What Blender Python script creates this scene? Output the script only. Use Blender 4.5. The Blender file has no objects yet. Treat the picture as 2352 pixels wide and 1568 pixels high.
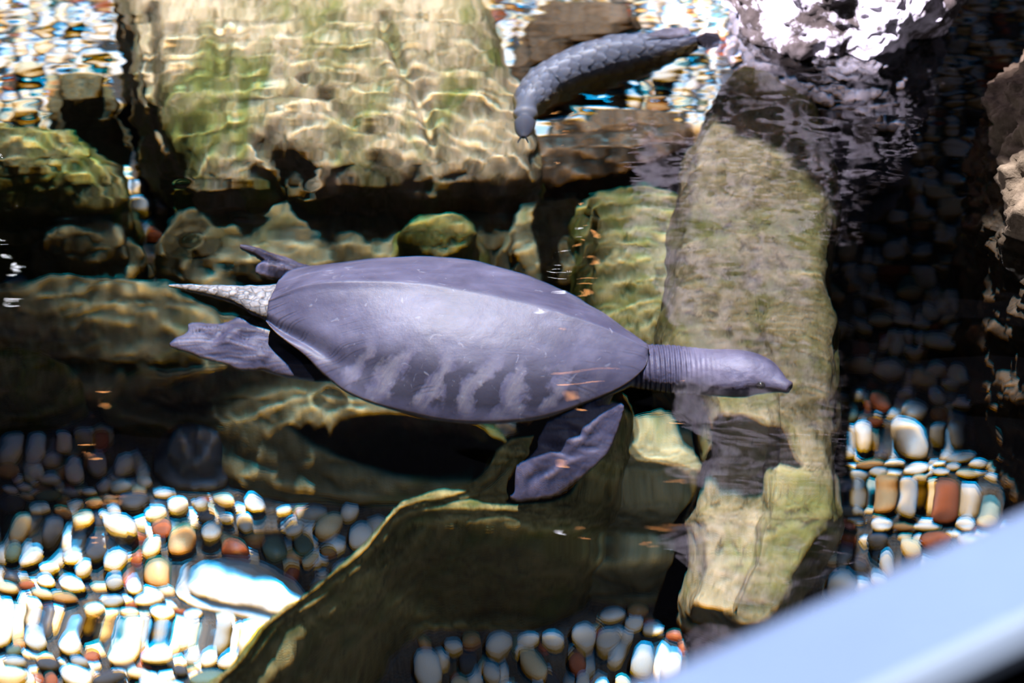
import bpy, bmesh, math, random
import numpy as np
from mathutils import Vector

S = bpy.context.scene
COL = S.collection
random.seed(7)
RNG = np.random.default_rng(11)

# ---------------------------------------------------------------- camera
PITCH = math.radians(42.0)
CAM = np.array([0.0, -1.3 / math.tan(PITCH), 1.3])
FPX = 1176 / math.tan(math.radians(15.0))
cam = bpy.data.objects.new('camera', bpy.data.cameras.new('camera'))
COL.objects.link(cam)
S.camera = cam
cam.location = CAM
cam.rotation_euler = (math.pi / 2 - PITCH, 0, 0)
cam.data.angle = math.radians(30.0)
cam.data.clip_start = 0.05
cam.data.dof.use_dof = True
cam.data.dof.focus_distance = 2.02
cam.data.dof.aperture_fstop = 3.5

# ---------------------------------------------------------------- world, lights, exposure
W = bpy.data.worlds.new('world')
S.world = W
W.use_nodes = True
W.node_tree.nodes['Background'].inputs[0].default_value = (0.55, 0.55, 0.75, 1)
W.node_tree.nodes['Background'].inputs[1].default_value = 0.115


def spot(name, loc, target, energy, size, blend, color, soft):
    l = bpy.data.lights.new(name, 'SPOT')
    l.energy = energy
    l.spot_size = math.radians(size)
    l.spot_blend = blend
    l.color = color
    l.shadow_soft_size = soft
    l.cycles.is_caustics_light = True          # light refracts through the rippled water
    o = bpy.data.objects.new(name, l)
    COL.objects.link(o)
    o.location = loc
    o.rotation_euler = (Vector(target) - Vector(loc)).to_track_quat('-Z', 'Y').to_euler()
    return o


def pool_spot(name, src, centre, radius, energy, color=(0.93, 0.94, 1.0), blend=0.22):
    """a narrow ceiling spotlight whose beam covers a round patch of the water"""
    d = (Vector(centre) - Vector(src)).length
    return spot(name, src, centre, energy, 2 * math.degrees(math.atan(radius / d)), blend, color, 0.045)


# the exhibit's ceiling spotlights behind and beside the pool, and the lamp over the visitors' side
pool_spot('ceiling_spotlight_back_offscreen', (-0.55, 2.05, 3.6), (-0.24, 1.02, 0), 0.62, 4800)
pool_spot('ceiling_spotlight_middle_offscreen', (-0.40, 1.60, 3.6), (-0.18, -0.33, 0), 0.60, 9500)
pool_spot('ceiling_spotlight_right_offscreen', (-0.20, 1.75, 3.6), (0.40, 0.24, 0), 0.34, 4200)
pool_spot('ceiling_spotlight_front_offscreen', (-1.5, -0.9, 3.3), (0.34, 0.83, 0.54), 0.57, 11000, (0.92, 0.86, 1.0), 0.3)
pool_spot('hall_lamp_offscreen', (0.9, -1.9, 3.3), (0.25, -0.80, 0.62), 0.45, 560, (0.72, 0.82, 1.0), 0.4)

S.cycles.max_bounces = 7
S.cycles.diffuse_bounces = 1
S.cycles.glossy_bounces = 2
S.cycles.transmission_bounces = 5

S.view_settings.view_transform = 'Standard'
S.view_settings.look = 'None'
S.view_settings.gamma = 1.0
S.view_settings.use_curve_mapping = False
S.view_settings.exposure = 0.0

# ---------------------------------------------------------------- helpers
FLOOR = -0.50
FWD = np.array([0, math.cos(PITCH), -math.sin(PITCH)])
UPV = np.array([0, math.sin(PITCH), math.cos(PITCH)])


def P(u, v, z):
    """where the sight line through a photo point meets height z, bent at the water surface"""
    u, v, z = np.broadcast_arrays(np.asarray(u, float), np.asarray(v, float), np.asarray(z, float))
    d = FWD + ((u - 1176) / FPX)[..., None] * np.array([1.0, 0, 0]) - ((v - 784) / FPX)[..., None] * UPV
    d = d / np.linalg.norm(d, axis=-1, keepdims=True)
    t0 = (np.maximum(z, 0) - CAM[2]) / d[..., 2]
    w = CAM + d * t0[..., None]
    e = 1 / 1.33
    c = -d[..., 2]
    k = 1 - e * e * (1 - c * c)
    t = e * d
    t[..., 2] += e * c - np.sqrt(k)
    return w + t * (np.minimum(z, 0) / t[..., 2])[..., None]


def project(p):
    """photo point at which a submerged point appears through flat water"""
    p = np.asarray(p, float)
    hx = p[..., 0] - CAM[0]
    hy = p[..., 1] - CAM[1]
    R = np.hypot(hx, hy)
    lo = np.zeros_like(R)
    hi = R.copy()
    for _ in range(30):
        m = (lo + hi) / 2
        s1 = m / np.hypot(m, CAM[2])
        s2 = (R - m) / np.hypot(R - m, -p[..., 2])
        g = s1 - 1.33 * s2
        hi = np.where(g > 0, m, hi)
        lo = np.where(g > 0, lo, m)
    m = (lo + hi) / 2
    d = np.stack([hx / R * m, hy / R * m, -CAM[2] * np.ones_like(R)], -1)
    f = d @ FWD
    return 1176 + FPX * d[..., 0] / f, 784 - FPX * (d @ UPV) / f


_perm = np.random.default_rng(5).permutation(256)
_perm = np.concatenate([_perm, _perm, _perm])
_g = np.random.default_rng(6).normal(size=(256, 3))
_g /= np.linalg.norm(_g, axis=1, keepdims=True)


def pnoise(p):
    p = np.asarray(p, float)
    i = np.floor(p).astype(int)
    f = p - i
    i &= 255
    w = f * f * f * (f * (f * 6 - 15) + 10)
    out = 0
    for dx in (0, 1):
        for dy in (0, 1):
            for dz in (0, 1):
                h = _perm[_perm[_perm[(i[:, 0] + dx) & 255] + ((i[:, 1] + dy) & 255)] + ((i[:, 2] + dz) & 255)]
                g = _g[h]
                n = g[:, 0] * (f[:, 0] - dx) + g[:, 1] * (f[:, 1] - dy) + g[:, 2] * (f[:, 2] - dz)
                ww = (w[:, 0] if dx else 1 - w[:, 0]) * (w[:, 1] if dy else 1 - w[:, 1]) * (w[:, 2] if dz else 1 - w[:, 2])
                out = out + n * ww
    return out


def fbm(p, octaves=4, gain=0.5):
    a, s, t = 1.0, 0.0, 1.0
    for k in range(octaves):
        s = s + a * pnoise(p * t + 17.3 * k)
        a *= gain
        t *= 2.03
    return s


def ridged(p, octaves=3):
    a, s, t = 1.0, 0.0, 1.0
    for k in range(octaves):
        s = s + a * (0.5 - np.abs(pnoise(p * t + 31.7 * k)) * 2)
        a *= 0.5
        t *= 2.1
    return s


def mesh_obj(name, verts, faces, mats=(), parent=None, smooth=True, loc=None):
    me = bpy.data.meshes.new(name)
    v = np.asarray(verts, float)
    if loc is not None:
        v = v - np.asarray(loc)
    me.from_pydata(v.tolist(), [], [tuple(int(a) for a in f) for f in faces])
    me.update()
    if smooth:
        me.polygons.foreach_set('use_smooth', [True] * len(me.polygons))
    for m in (mats if isinstance(mats, (list, tuple)) else [mats]):
        me.materials.append(m)
    o = bpy.data.objects.new(name, me)
    COL.objects.link(o)
    if parent is not None:
        o.parent = parent
    elif loc is not None:
        o.location = loc
    return o


def tag(o, label=None, cat=None, group=None, kind=None):
    if label:
        o['label'] = label
    if cat:
        o['category'] = cat
    if group:
        o['group'] = group
    if kind:
        o['kind'] = kind
    return o


def empty(name, loc, label, cat, group=None):
    o = bpy.data.objects.new(name, None)
    o.empty_display_size = 0.05
    COL.objects.link(o)
    o.location = loc
    return tag(o, label, cat, group)


def get_co(me):
    a = np.empty(len(me.vertices) * 3)
    me.vertices.foreach_get('co', a)
    return a.reshape(-1, 3)


def get_no(me):
    a = np.empty(len(me.vertices) * 3)
    me.vertices.foreach_get('normal', a)
    return a.reshape(-1, 3)


def set_co(me, co):
    me.vertices.foreach_set('co', co.ravel())
    me.update()


def grid_faces(nr, nc, closed=True, off=0):
    f = []
    for i in range(nr - 1):
        for j in range(nc if closed else nc - 1):
            a = off + i * nc + j
            b = off + i * nc + (j + 1) % nc
            f.append((a, b, b + nc, a + nc))
    return f


def catmull(pts, n, closed=True):
    pts = np.asarray(pts, float)
    m = len(pts)
    segs = m if closed else m - 1
    out = []
    for s in range(segs):
        if closed:
            p0, p1, p2, p3 = pts[(s - 1) % m], pts[s], pts[(s + 1) % m], pts[(s + 2) % m]
        else:
            p0, p1, p2, p3 = pts[max(s - 1, 0)], pts[s], pts[s + 1], pts[min(s + 2, m - 1)]
        for t in np.linspace(0, 1, 24, endpoint=False):
            out.append(0.5 * (2 * p1 + (p2 - p0) * t + (2 * p0 - 5 * p1 + 4 * p2 - p3) * t * t + (3 * p1 - p0 - 3 * p2 + p3) * t ** 3))
    if not closed:
        out.append(pts[-1])
    out = np.array(out)
    if closed:
        out = np.vstack([out, out[:1]])
    L = np.concatenate([[0], np.cumsum(np.linalg.norm(np.diff(out, axis=0), axis=1))])
    q = np.linspace(0, L[-1], n, endpoint=not closed)
    return np.stack([np.interp(q, L, out[:, k]) for k in range(out.shape[1])], 1)


# ---------------------------------------------------------------- materials
def new_mat(name):
    m = bpy.data.materials.new(name)
    m.use_nodes = True
    nt = m.node_tree
    return m, nt, nt.nodes['Principled BSDF']


def noise_node(nt, vec, scale, detail=6, rough=0.55, dist=0.0):
    n = nt.nodes.new('ShaderNodeTexNoise')
    n.inputs['Scale'].default_value = scale
    n.inputs['Detail'].default_value = detail
    n.inputs['Roughness'].default_value = rough
    n.inputs['Distortion'].default_value = dist
    nt.links.new(vec, n.inputs['Vector'])
    return n.outputs['Fac']


def coords(nt, scale=(1, 1, 1), rot=(0, 0, 0)):
    tc = nt.nodes.new('ShaderNodeTexCoord')
    mp = nt.nodes.new('ShaderNodeMapping')
    mp.inputs['Scale'].default_value = scale
    mp.inputs['Rotation'].default_value = rot
    nt.links.new(tc.outputs['Object'], mp.inputs['Vector'])
    return mp.outputs['Vector']


def ramp(nt, fac, stops):
    r = nt.nodes.new('ShaderNodeValToRGB')
    el = r.color_ramp.elements
    while len(el) < len(stops):
        el.new(0.5)
    for e, (p, c) in zip(el, stops):
        e.position = p
        e.color = (*c, 1) if len(c) == 3 else c
    nt.links.new(fac, r.inputs['Fac'])
    return r.outputs['Color']


def mix(nt, fac, a, b):
    n = nt.nodes.new('ShaderNodeMix')
    n.data_type = 'RGBA'
    for val, sock in ((fac, n.inputs[0]), (a, n.inputs[6]), (b, n.inputs[7])):
        if isinstance(val, bpy.types.NodeSocket):
            nt.links.new(val, sock)
        elif isinstance(val, (int, float)):
            sock.default_value = val
        else:
            sock.default_value = (*val, 1)
    return n.outputs[2]


def bump(nt, bsdf, height, strength, dist):
    b = nt.nodes.new('ShaderNodeBump')
    b.inputs['Strength'].default_value = strength
    b.inputs['Distance'].default_value = dist
    nt.links.new(height, b.inputs['Height'])
    nt.links.new(b.outputs['Normal'], bsdf.inputs['Normal'])


def attr(nt, name):
    a = nt.nodes.new('ShaderNodeAttribute')
    a.attribute_name = name
    return a.outputs['Fac']


BW = ((0, 0, 0), (1, 1, 1))


def rock_mat(name, dark, mid, pale, moss=None, moss_at=0.55, scale=9, stretch=(1, 1, 1), rough=0.75, bumpd=0.006, spec=0.2, speck=None):
    m, nt, b = new_mat(name)
    v = coords(nt, stretch)
    base = ramp(nt, noise_node(nt, v, scale, 8, 0.62, 0.6), [(0.32, dark), (0.5, mid), (0.68, pale)])
    fine = noise_node(nt, v, scale * 7, 5, 0.6)
    base = mix(nt, ramp(nt, fine, [(0.42, (0, 0, 0)), (0.62, (0.55, 0.55, 0.55))]), base, pale)
    if moss:
        v2 = coords(nt, tuple(0.6 * s + 0.4 for s in stretch))
        mk = ramp(nt, noise_node(nt, v2, scale * 0.8, 6, 0.6, 0.8), [(moss_at - 0.06, (0, 0, 0)), (moss_at + 0.1, (0.9, 0.9, 0.9))])
        base = mix(nt, mk, base, moss)
    if speck:
        base = mix(nt, ramp(nt, noise_node(nt, v, scale * 4.2, 6, 0.7, 0.5), [(0.34, (0.85, 0.85, 0.85)), (0.46, (0, 0, 0))]), base, speck)
    nt.links.new(base, b.inputs['Base Color'])
    b.inputs['Roughness'].default_value = rough
    b.inputs['Specular IOR Level'].default_value = spec
    bump(nt, b, noise_node(nt, v, scale * 2.6, 9, 0.65, 0.3), 0.8, bumpd)
    return m


M = {}
M['boulder'] = rock_mat('streaked_sandstone', (0.22, 0.18, 0.08), (0.50, 0.41, 0.24), (0.82, 0.66, 0.46), (0.19, 0.22, 0.045), 0.53, 8, (2.2, 0.7, 1.6), speck=(0.17, 0.15, 0.07))
M['tan'] = rock_mat('tan_rock', (0.07, 0.055, 0.022), (0.18, 0.145, 0.07), (0.34, 0.275, 0.17), (0.13, 0.13, 0.035), 0.52, 14, speck=(0.05, 0.04, 0.018))
M['moss'] = rock_mat('mossy_rock', (0.06, 0.06, 0.02), (0.21, 0.20, 0.07), (0.46, 0.41, 0.22), (0.17, 0.21, 0.035), 0.5, 12, speck=(0.04, 0.05, 0.01))
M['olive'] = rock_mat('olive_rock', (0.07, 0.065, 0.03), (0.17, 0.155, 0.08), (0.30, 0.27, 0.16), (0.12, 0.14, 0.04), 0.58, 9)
M['slab'] = rock_mat('algae_slab_rock', (0.05, 0.042, 0.016), (0.15, 0.125, 0.045), (0.32, 0.27, 0.12), (0.07, 0.085, 0.018), 0.55, 16, speck=(0.03, 0.03, 0.008))
M['brown'] = rock_mat('brown_rock', (0.05, 0.032, 0.02), (0.13, 0.09, 0.058), (0.22, 0.16, 0.11), None, 0.6, 16)
M['wall'] = rock_mat('dark_pool_wall', (0.02, 0.02, 0.018), (0.05, 0.045, 0.04), (0.09, 0.08, 0.07), None, 0.6, 3)
M['bed'] = rock_mat('dark_grit', (0.015, 0.015, 0.018), (0.05, 0.045, 0.04), (0.12, 0.11, 0.1), None, 0.6, 40)


def crust_mat():
    m, nt, b = new_mat('white_crusted_rock')
    v = coords(nt)
    base = ramp(nt, noise_node(nt, v, 14, 8, 0.65, 0.5), [(0.35, (0.02, 0.014, 0.012)), (0.52, (0.07, 0.055, 0.05)), (0.7, (0.17, 0.14, 0.14))])
    k = ramp(nt, noise_node(nt, v, 9, 8, 0.72, 0.4), [(0.45, (0, 0, 0)), (0.53, (1, 1, 1))])
    base = mix(nt, k, base, (0.82, 0.76, 0.86))
    nt.links.new(base, b.inputs['Base Color'])
    b.inputs['Roughness'].default_value = 0.8
    b.inputs['Specular IOR Level'].default_value = 0.2
    bump(nt, b, noise_node(nt, v, 55, 8, 0.75), 1.0, 0.008)
    return m


M['crust'] = crust_mat()


def plain(name, c, rough=0.5, spec=0.3, var=0.25, scale=30, bumpd=0.001):
    m, nt, b = new_mat(name)
    v = coords(nt)
    d = tuple(x * (1 - var) for x in c)
    l = tuple(min(1, x * (1 + var)) for x in c)
    nt.links.new(ramp(nt, noise_node(nt, v, scale, 5, 0.6, 0.4), [(0.35, d), (0.65, l)]), b.inputs['Base Color'])
    b.inputs['Roughness'].default_value = rough
    b.inputs['Specular IOR Level'].default_value = spec
    if bumpd:
        bump(nt, b, noise_node(nt, v, scale * 3, 6, 0.6), 0.5, bumpd)
    return m


PEB = {
    'white': plain('white_pebble', (0.80, 0.82, 0.82), 0.45, 0.3, 0.10),
    'cream': plain('cream_pebble', (0.74, 0.66, 0.46), 0.45, 0.3, 0.18),
    'grey': plain('grey_pebble', (0.36, 0.40, 0.42), 0.45, 0.3, 0.2),
    'tan': plain('tan_pebble', (0.42, 0.27, 0.13), 0.45, 0.3, 0.25),
    'rust': plain('rust_pebble', (0.30, 0.10, 0.055), 0.45, 0.3, 0.3),
    'slate': plain('slate_pebble', (0.05, 0.058, 0.075), 0.45, 0.3, 0.3),
    'green': plain('green_grey_pebble', (0.10, 0.16, 0.14), 0.45, 0.3, 0.3),
}


def water_mat():
    """clear water; red and blue bend a little differently, so edges seen through ripples fringe"""
    m = bpy.data.materials.new('clear_water')
    m.use_nodes = True
    nt = m.node_tree
    nt.nodes.remove(nt.nodes['Principled BSDF'])

    def refr(c, ior):
        r = nt.nodes.new('ShaderNodeBsdfRefraction')
        r.inputs['Color'].default_value = (*c, 1)
        r.inputs['Roughness'].default_value = 0
        r.inputs['IOR'].default_value = ior
        return r.outputs[0]

    def add(x, y):
        n = nt.nodes.new('ShaderNodeAddShader')
        nt.links.new(x, n.inputs[0])
        nt.links.new(y, n.inputs[1])
        return n.outputs[0]
    body = add(add(refr((0.5, 0.5, 0.5), 1.333), refr((0.5, 0.25, 0.0), 1.318)), refr((0.0, 0.25, 0.5), 1.348))
    gl = nt.nodes.new('ShaderNodeBsdfGlossy')
    gl.inputs['Roughness'].default_value = 0
    fr = nt.nodes.new('ShaderNodeFresnel')
    fr.inputs[0].default_value = 1.333
    mx = nt.nodes.new('ShaderNodeMixShader')
    nt.links.new(fr.outputs[0], mx.inputs[0])
    nt.links.new(body, mx.inputs[1])
    nt.links.new(gl.outputs[0], mx.inputs[2])
    nt.links.new(mx.outputs[0], nt.nodes['Material Output'].inputs[0])
    return m


M['water'] = water_mat()

# ---------------------------------------------------------------- structure: floor, pool walls, water
XL, XR, YF, YB = -2.2, 2.2, -1.0, 4.0
fl = mesh_obj('floor', [(XL, YF, FLOOR), (XR, YF, FLOOR), (XR, YB, FLOOR), (XL, YB, FLOOR)], [(0, 1, 2, 3)], M['bed'], smooth=False)
tag(fl, 'dark gritty pool floor under the pebbles', 'floor', kind='structure')


def wall(name, x0, x1, y0, y1, label, z1=0.12):
    v = [(x, y, z) for z in (FLOOR - 0.05, z1) for x, y in ((x0, y0), (x1, y0), (x1, y1), (x0, y1))]
    f = [(0, 3, 2, 1), (4, 5, 6, 7), (0, 1, 5, 4), (1, 2, 6, 5), (2, 3, 7, 6), (3, 0, 4, 7)]
    tag(mesh_obj(name, v, f, M['wall'], smooth=False), label, 'wall', kind='structure')


wall('wall_left', XL - 0.1, XL, YF - 0.1, YB + 0.1, 'dark rock wall along the left of the pool')
wall('wall_right', XR, XR + 0.1, YF - 0.1, YB + 0.1, 'dark rock wall along the right of the pool')
wall('wall_back', XL, XR, YB, YB + 0.1, 'dark rock wall along the back of the pool', 3.6)
wall('wall_front', XL, XR, YF - 0.1, YF, 'dark rock wall along the front of the pool', 0.0)


def ripples(x, y):
    """height of the rippled surface"""
    n = x.size
    p = np.stack([x.ravel(), y.ravel(), np.zeros(n)], 1)
    X, Y = p[:, 0], p[:, 1]
    # broad slow swell everywhere, fine chop growing towards the back of the pool
    far = np.clip((Y - 0.02) / 0.55, 0, 1)
    h = 0.0020 * pnoise(p * np.array([4.5, 6.5, 1]) + 3.1)
    h += 0.0011 * pnoise(p * np.array([9.0, 15.0, 1]) + 9.7)
    h += (0.00026 + 0.00125 * far) * pnoise(p * np.array([15.0, 42.0, 1]) + 21.3)
    h += (0.00005 + 0.00048 * far) * pnoise(p * np.array([38.0, 90.0, 1]) + 5.5)
    # uneven wave fronts near the camera that stretch the pebbles
    near = np.clip((0.06 - Y) / 0.2, 0, 1)
    am = np.clip(0.5 + 1.3 * pnoise(p * np.array([3.0, 6.0, 1]) + 60), 0, 1.2)
    h += near * 0.00145 * am * np.sin(Y * 58 + 5.0 * pnoise(p * np.array([3.5, 5.0, 1]) + 40) + X * 5)
    # rings spreading from where something touched the surface
    for (u, v, a, wl, rad) in ((720, 424, 0.0003, 0.018, 0.022), (418, 420, 0.0003, 0.016, 0.02), (590, 476, 0.0003, 0.02, 0.022), (440, 552, 0.0003, 0.02, 0.03)):
        c = P(u, v, 0.0)
        r = np.hypot(X - c[0], Y - c[1])
        h += a * np.sin(2 * math.pi * r / wl) * np.exp(-(r / rad) ** 2)
    return h.reshape(x.shape)


gx = np.concatenate([np.linspace(XL, -0.74, 40, endpoint=False), np.linspace(-0.74, 0.74, 400), np.linspace(0.74, XR, 41)[1:]])
gy = np.concatenate([np.linspace(YF, -0.5, 16, endpoint=False), np.linspace(-0.5, 0.74, 430), np.linspace(0.74, YB, 80)[1:]])
GX, GY = np.meshgrid(gx, gy)
GZ = ripples(GX, GY)
fade = np.clip((0.9 - np.abs(GX)) / 0.15, 0, 1) * np.clip((1.1 - GY) / 0.3, 0, 1)
GZ = GZ * fade
nx, ny = len(gx), len(gy)
ii = (np.arange(ny - 1)[:, None] * nx + np.arange(nx - 1)[None, :]).ravel()
wf = np.stack([ii, ii + 1, ii + nx + 1, ii + nx], 1)
wme = bpy.data.meshes.new('water_surface')
wme.vertices.add(nx * ny)
wme.vertices.foreach_set('co', np.stack([GX.ravel(), GY.ravel(), GZ.ravel()], 1).ravel())
wme.loops.add(len(wf) * 4)
wme.loops.foreach_set('vertex_index', wf.ravel())
wme.polygons.add(len(wf))
wme.polygons.foreach_set('loop_start', np.arange(len(wf)) * 4)
wme.polygons.foreach_set('use_smooth', np.ones(len(wf), bool))
wme.update()
wme.validate()
wme.materials.append(M['water'])
water = bpy.data.objects.new('water_surface', wme)
COL.objects.link(water)
tag(water, 'clear rippling water filling the pool', 'water', kind='structure')
water.cycles.is_caustics_caster = True

# ---------------------------------------------------------------- rocks
BASES = []      # footprints on the pool floor, kept free of pebbles
NEAR = []
SHORT = {}


def finish_rock(o, amp, freq, seed, stretch, ridge, fine=0.25):
    me = o.data
    co, no = get_co(me), get_no(me)
    w = co + np.array(o.location)
    q = w * np.array(stretch) * freq + seed * 7.77
    d = amp * fbm(q, 5) + ridge * ridged(q * 0.8 + 50, 3) + amp * fine * fbm(q * 5, 3)
    set_co(me, co + no * d[:, None])


def slab(name, label, mat, outline, crown=0.02, flare=(0.02, 0.02), amp=0.012, freq=9, seed=1, zf=FLOOR,
         bev=0.03, ridge=0.004, stretch=(1, 1, 1), N=200, RT=48, RS=30, group=None, cat='rock', lean=(0, 0), grooves=(), spine=None):
    ol = np.array(outline, float)
    ol[:, 2] *= 0.83
    o = catmull(P(*ol.T), N)
    c = o.mean(0)
    zc = o[:, 2].mean()
    cen = np.repeat(c[None, :], N, 0)
    if spine:                     # long rocks close on a line instead of a point
        sp = catmull(P(*np.array([(u_, v_, zc) for u_, v_ in spine], float).T), 160, closed=False)
        cen = sp[np.argmin(np.hypot(o[:, None, 0] - sp[None, :, 0], o[:, None, 1] - sp[None, :, 1]), 1)]
        for _ in range(10):
            cen = (np.roll(cen, 1, 0) + cen + np.roll(cen, -1, 0)) / 3
    rings = []
    for i in range(1, RT + 1):
        r = i / RT
        p = cen + (o - cen) * r
        p[:, 2] = (zc if not spine else o[:, 2]) + ((o[:, 2] - zc) * r ** 1.3 if not spine else 0) + crown * (1 - r * r) - bev * max(0, (r - 0.8) / 0.2) ** 2.2
        rings.append(p)
    t = np.roll(o, -1, 0) - np.roll(o, 1, 0)
    nrm = np.stack([t[:, 1], -t[:, 0]], 1)
    nrm /= np.linalg.norm(nrm, axis=1, keepdims=True) + 1e-9
    if np.sum((o[:, :2] - c[:2]) * nrm) < 0:
        nrm = -nrm
    for _ in range(6):
        nrm = (np.roll(nrm, 1, 0) + nrm + np.roll(nrm, -1, 0)) / 3
    fl_ = flare[0] + (flare[1] - flare[0]) * (0.5 + 0.5 * np.clip(nrm[:, 1], -1, 1))
    for i in range(1, RS + 1):
        s = i / RS
        p = o.copy()
        p[:, :2] += nrm * (fl_ * s ** 0.8)[:, None] + nrm * 0.012 * math.sin(min(1, s * 6) * math.pi / 2) + np.array(lean) * s
        p[:, 2] = (o[:, 2] - bev) + (zf - 0.02 - (o[:, 2] - bev)) * s
        rings.append(p)
    BASES.append(rings[-1][:, :2])
    BASES.append(o[:, :2])
    NEAR.append((SHORT.get(label, name.replace('_', ' ')), rings[-1][:, :2]))
    if spine:
        z_in = cen.copy()
        z_in[:, 2] = rings[0][:, 2]
        pair = np.argmin(np.hypot(cen[:, None, 0] - cen[None, :, 0], cen[:, None, 1] - cen[None, :, 1]) + 9.0 * (np.abs((np.arange(N)[:, None] - np.arange(N)[None, :] + N // 2) % N - N // 2) < 12), 1)
        for k_ in range(6):       # blend heights across the centre line
            w_ = 0.5 * (1 - k_ / 6)
            rings[k_][:, 2] = rings[k_][:, 2] * (1 - w_) + rings[k_][pair, 2] * w_
        v = np.vstack(rings)
        f = grid_faces(RT + RS, N, True, 0)
        f.append(tuple((RT + RS - 1) * N + j for j in range(N))[::-1])
        rings[0][:, :2] = cen[:, :2]
        v[:N, :2] = cen[:, :2]
    else:
        v = np.vstack([[[c[0], c[1], zc + crown]]] + rings)
        f = [(0, 1 + j, 1 + (j + 1) % N) for j in range(N)] + grid_faces(RT + RS, N, True, 1)
        f.append(tuple(1 + (RT + RS - 1) * N + j for j in range(N))[::-1])
    loc = (c[0], c[1], zf)
    ob = mesh_obj(name, v, f, mat, loc=loc)
    bm = bmesh.new()
    bm.from_mesh(ob.data)
    bmesh.ops.recalc_face_normals(bm, faces=bm.faces)
    bm.to_mesh(ob.data)
    bm.free()
    finish_rock(ob, amp, freq, seed, stretch, ridge)
    if grooves:
        co = get_co(ob.data)
        w = co + np.array(loc)
        wob = 0.008 * np.stack([pnoise(w * 22), pnoise(w * 22 + 9)], 1)
        for pts_, wd, dp in grooves:
            g = catmull(P(*np.array(pts_, float).T), 40, closed=False)
            dist = np.min(np.hypot(w[:, None, 0] + wob[:, None, 0] - g[None, :, 0], w[:, None, 1] + wob[:, None, 1] - g[None, :, 1]), 1)
            co[:, 2] -= dp * np.exp(-(dist / wd) ** 2) * np.clip((w[:, 2] + 0.33) / 0.1, 0, 1)
        set_co(ob.data, co)
    return tag(ob, label, cat, group)


def pillar(name, label, mat, levels, N=260, R=170, amp=0.02, freq=9, seed=3, ridge=0.01, fine=0.35):
    """a standing rock given by (z, centre x, centre y, half width x, half width y)"""
    lv = np.array(levels, float)
    z = np.concatenate([np.linspace(lv[0, 0], -0.08, R // 5, endpoint=False), np.linspace(-0.08, 0.34, R // 2, endpoint=False), np.linspace(0.34, lv[-1, 0], R - R // 5 - R // 2)]) if lv[-1, 0] > 0.5 else np.linspace(lv[0, 0], lv[-1, 0], R)
    L = np.stack([np.interp(z, lv[:, 0], lv[:, k]) for k in range(5)], 1)
    for _ in range(5):
        L[1:-1, 1:] = (L[:-2, 1:] + L[1:-1, 1:] + L[2:, 1:]) / 3
    th = np.linspace(0, 2 * math.pi, N, endpoint=False)
    v = [np.stack([l[1] + l[3] * np.cos(th), l[2] + l[4] * np.sin(th), np.full(N, l[0])], 1) for l in L]
    BASES.append(v[0][:, :2])
    NEAR.append((name.replace('_', ' '), v[0][:, :2]))
    f = grid_faces(R, N)
    f.append(tuple(range(N))[::-1])
    f.append(tuple((R - 1) * N + j for j in range(N)))
    ob = mesh_obj(name, np.vstack(v), f, mat, loc=(lv[0, 1], lv[0, 2], lv[0, 0]))
    finish_rock(ob, amp, freq, seed, (1, 1, 1), ridge, fine)
    return tag(ob, label, 'rock')


slab('boulder', 'huge pale streaked sandstone boulder lying under water, lit from above', M['boulder'],
     [(300, -70, -.16), (620, -90, -.13), (1040, -70, -.14), (1130, 90, -.17), (1205, 240, -.22), (1190, 375, -.27), (1050, 392, -.26),
      (900, 400, -.25), (700, 385, -.25), (640, 355, -.25), (560, 400, -.27), (462, 415, -.29), (420, 330, -.26), (335, 190, -.21), (312, 60, -.18)],
     crown=0.035, flare=(-0.04, 0.05), amp=0.016, freq=6, seed=2, ridge=0.012, stretch=(2.2, 0.8, 1.0), N=320, RT=90, RS=40,
     grooves=[([(340, 40, -.17), (352, 160, -.2), (365, 300, -.22)], .010, .035), ([(880, 60, -.15), (930, 180, -.17), (985, 300, -.2), (1010, 400, -.22)], .009, .022), ([(600, 330, -.2), (640, 370, -.21), (700, 400, -.22)], .013, .04),
              ([(500, 20, -.15), (515, 200, -.18)], .008, .014), ([(700, 200, -.17), (790, 290, -.19), (850, 330, -.2)], .009, .016), ([(560, 250, -.18), (700, 240, -.18), (800, 245, -.18)], .008, .01)])
slab('wedge_rock', 'small pale green wedge-shaped rock lodged under the end of the boulder', M['moss'],
     [(400, 440, -.38), (470, 400, -.31), (575, 372, -.28), (640, 410, -.31), (655, 450, -.36), (560, 465, -.38), (460, 472, -.40)],
     crown=0.02, flare=(-0.02, 0.02), amp=0.012, freq=12, seed=4)
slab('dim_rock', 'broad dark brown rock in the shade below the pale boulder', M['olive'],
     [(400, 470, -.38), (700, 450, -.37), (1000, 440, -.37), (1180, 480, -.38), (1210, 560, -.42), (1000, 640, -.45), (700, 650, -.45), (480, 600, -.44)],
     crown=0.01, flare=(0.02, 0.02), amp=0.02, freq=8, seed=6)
slab('round_rock', 'round algae-topped rock in the shade behind the turtle shell', M['moss'],
     [(925, 545, -.36), (945, 495, -.34), (1010, 478, -.33), (1075, 500, -.34), (1090, 545, -.36), (1060, 590, -.39), (980, 595, -.39)],
     crown=0.02, flare=(0.01, 0.01), amp=0.010, freq=14, seed=7)
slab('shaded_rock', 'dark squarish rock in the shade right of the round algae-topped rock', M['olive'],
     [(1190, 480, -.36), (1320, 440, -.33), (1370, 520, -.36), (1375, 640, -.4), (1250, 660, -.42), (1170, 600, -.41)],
     crown=0.01, flare=(0.01, 0.02), amp=0.014, freq=10, seed=8)
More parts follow.
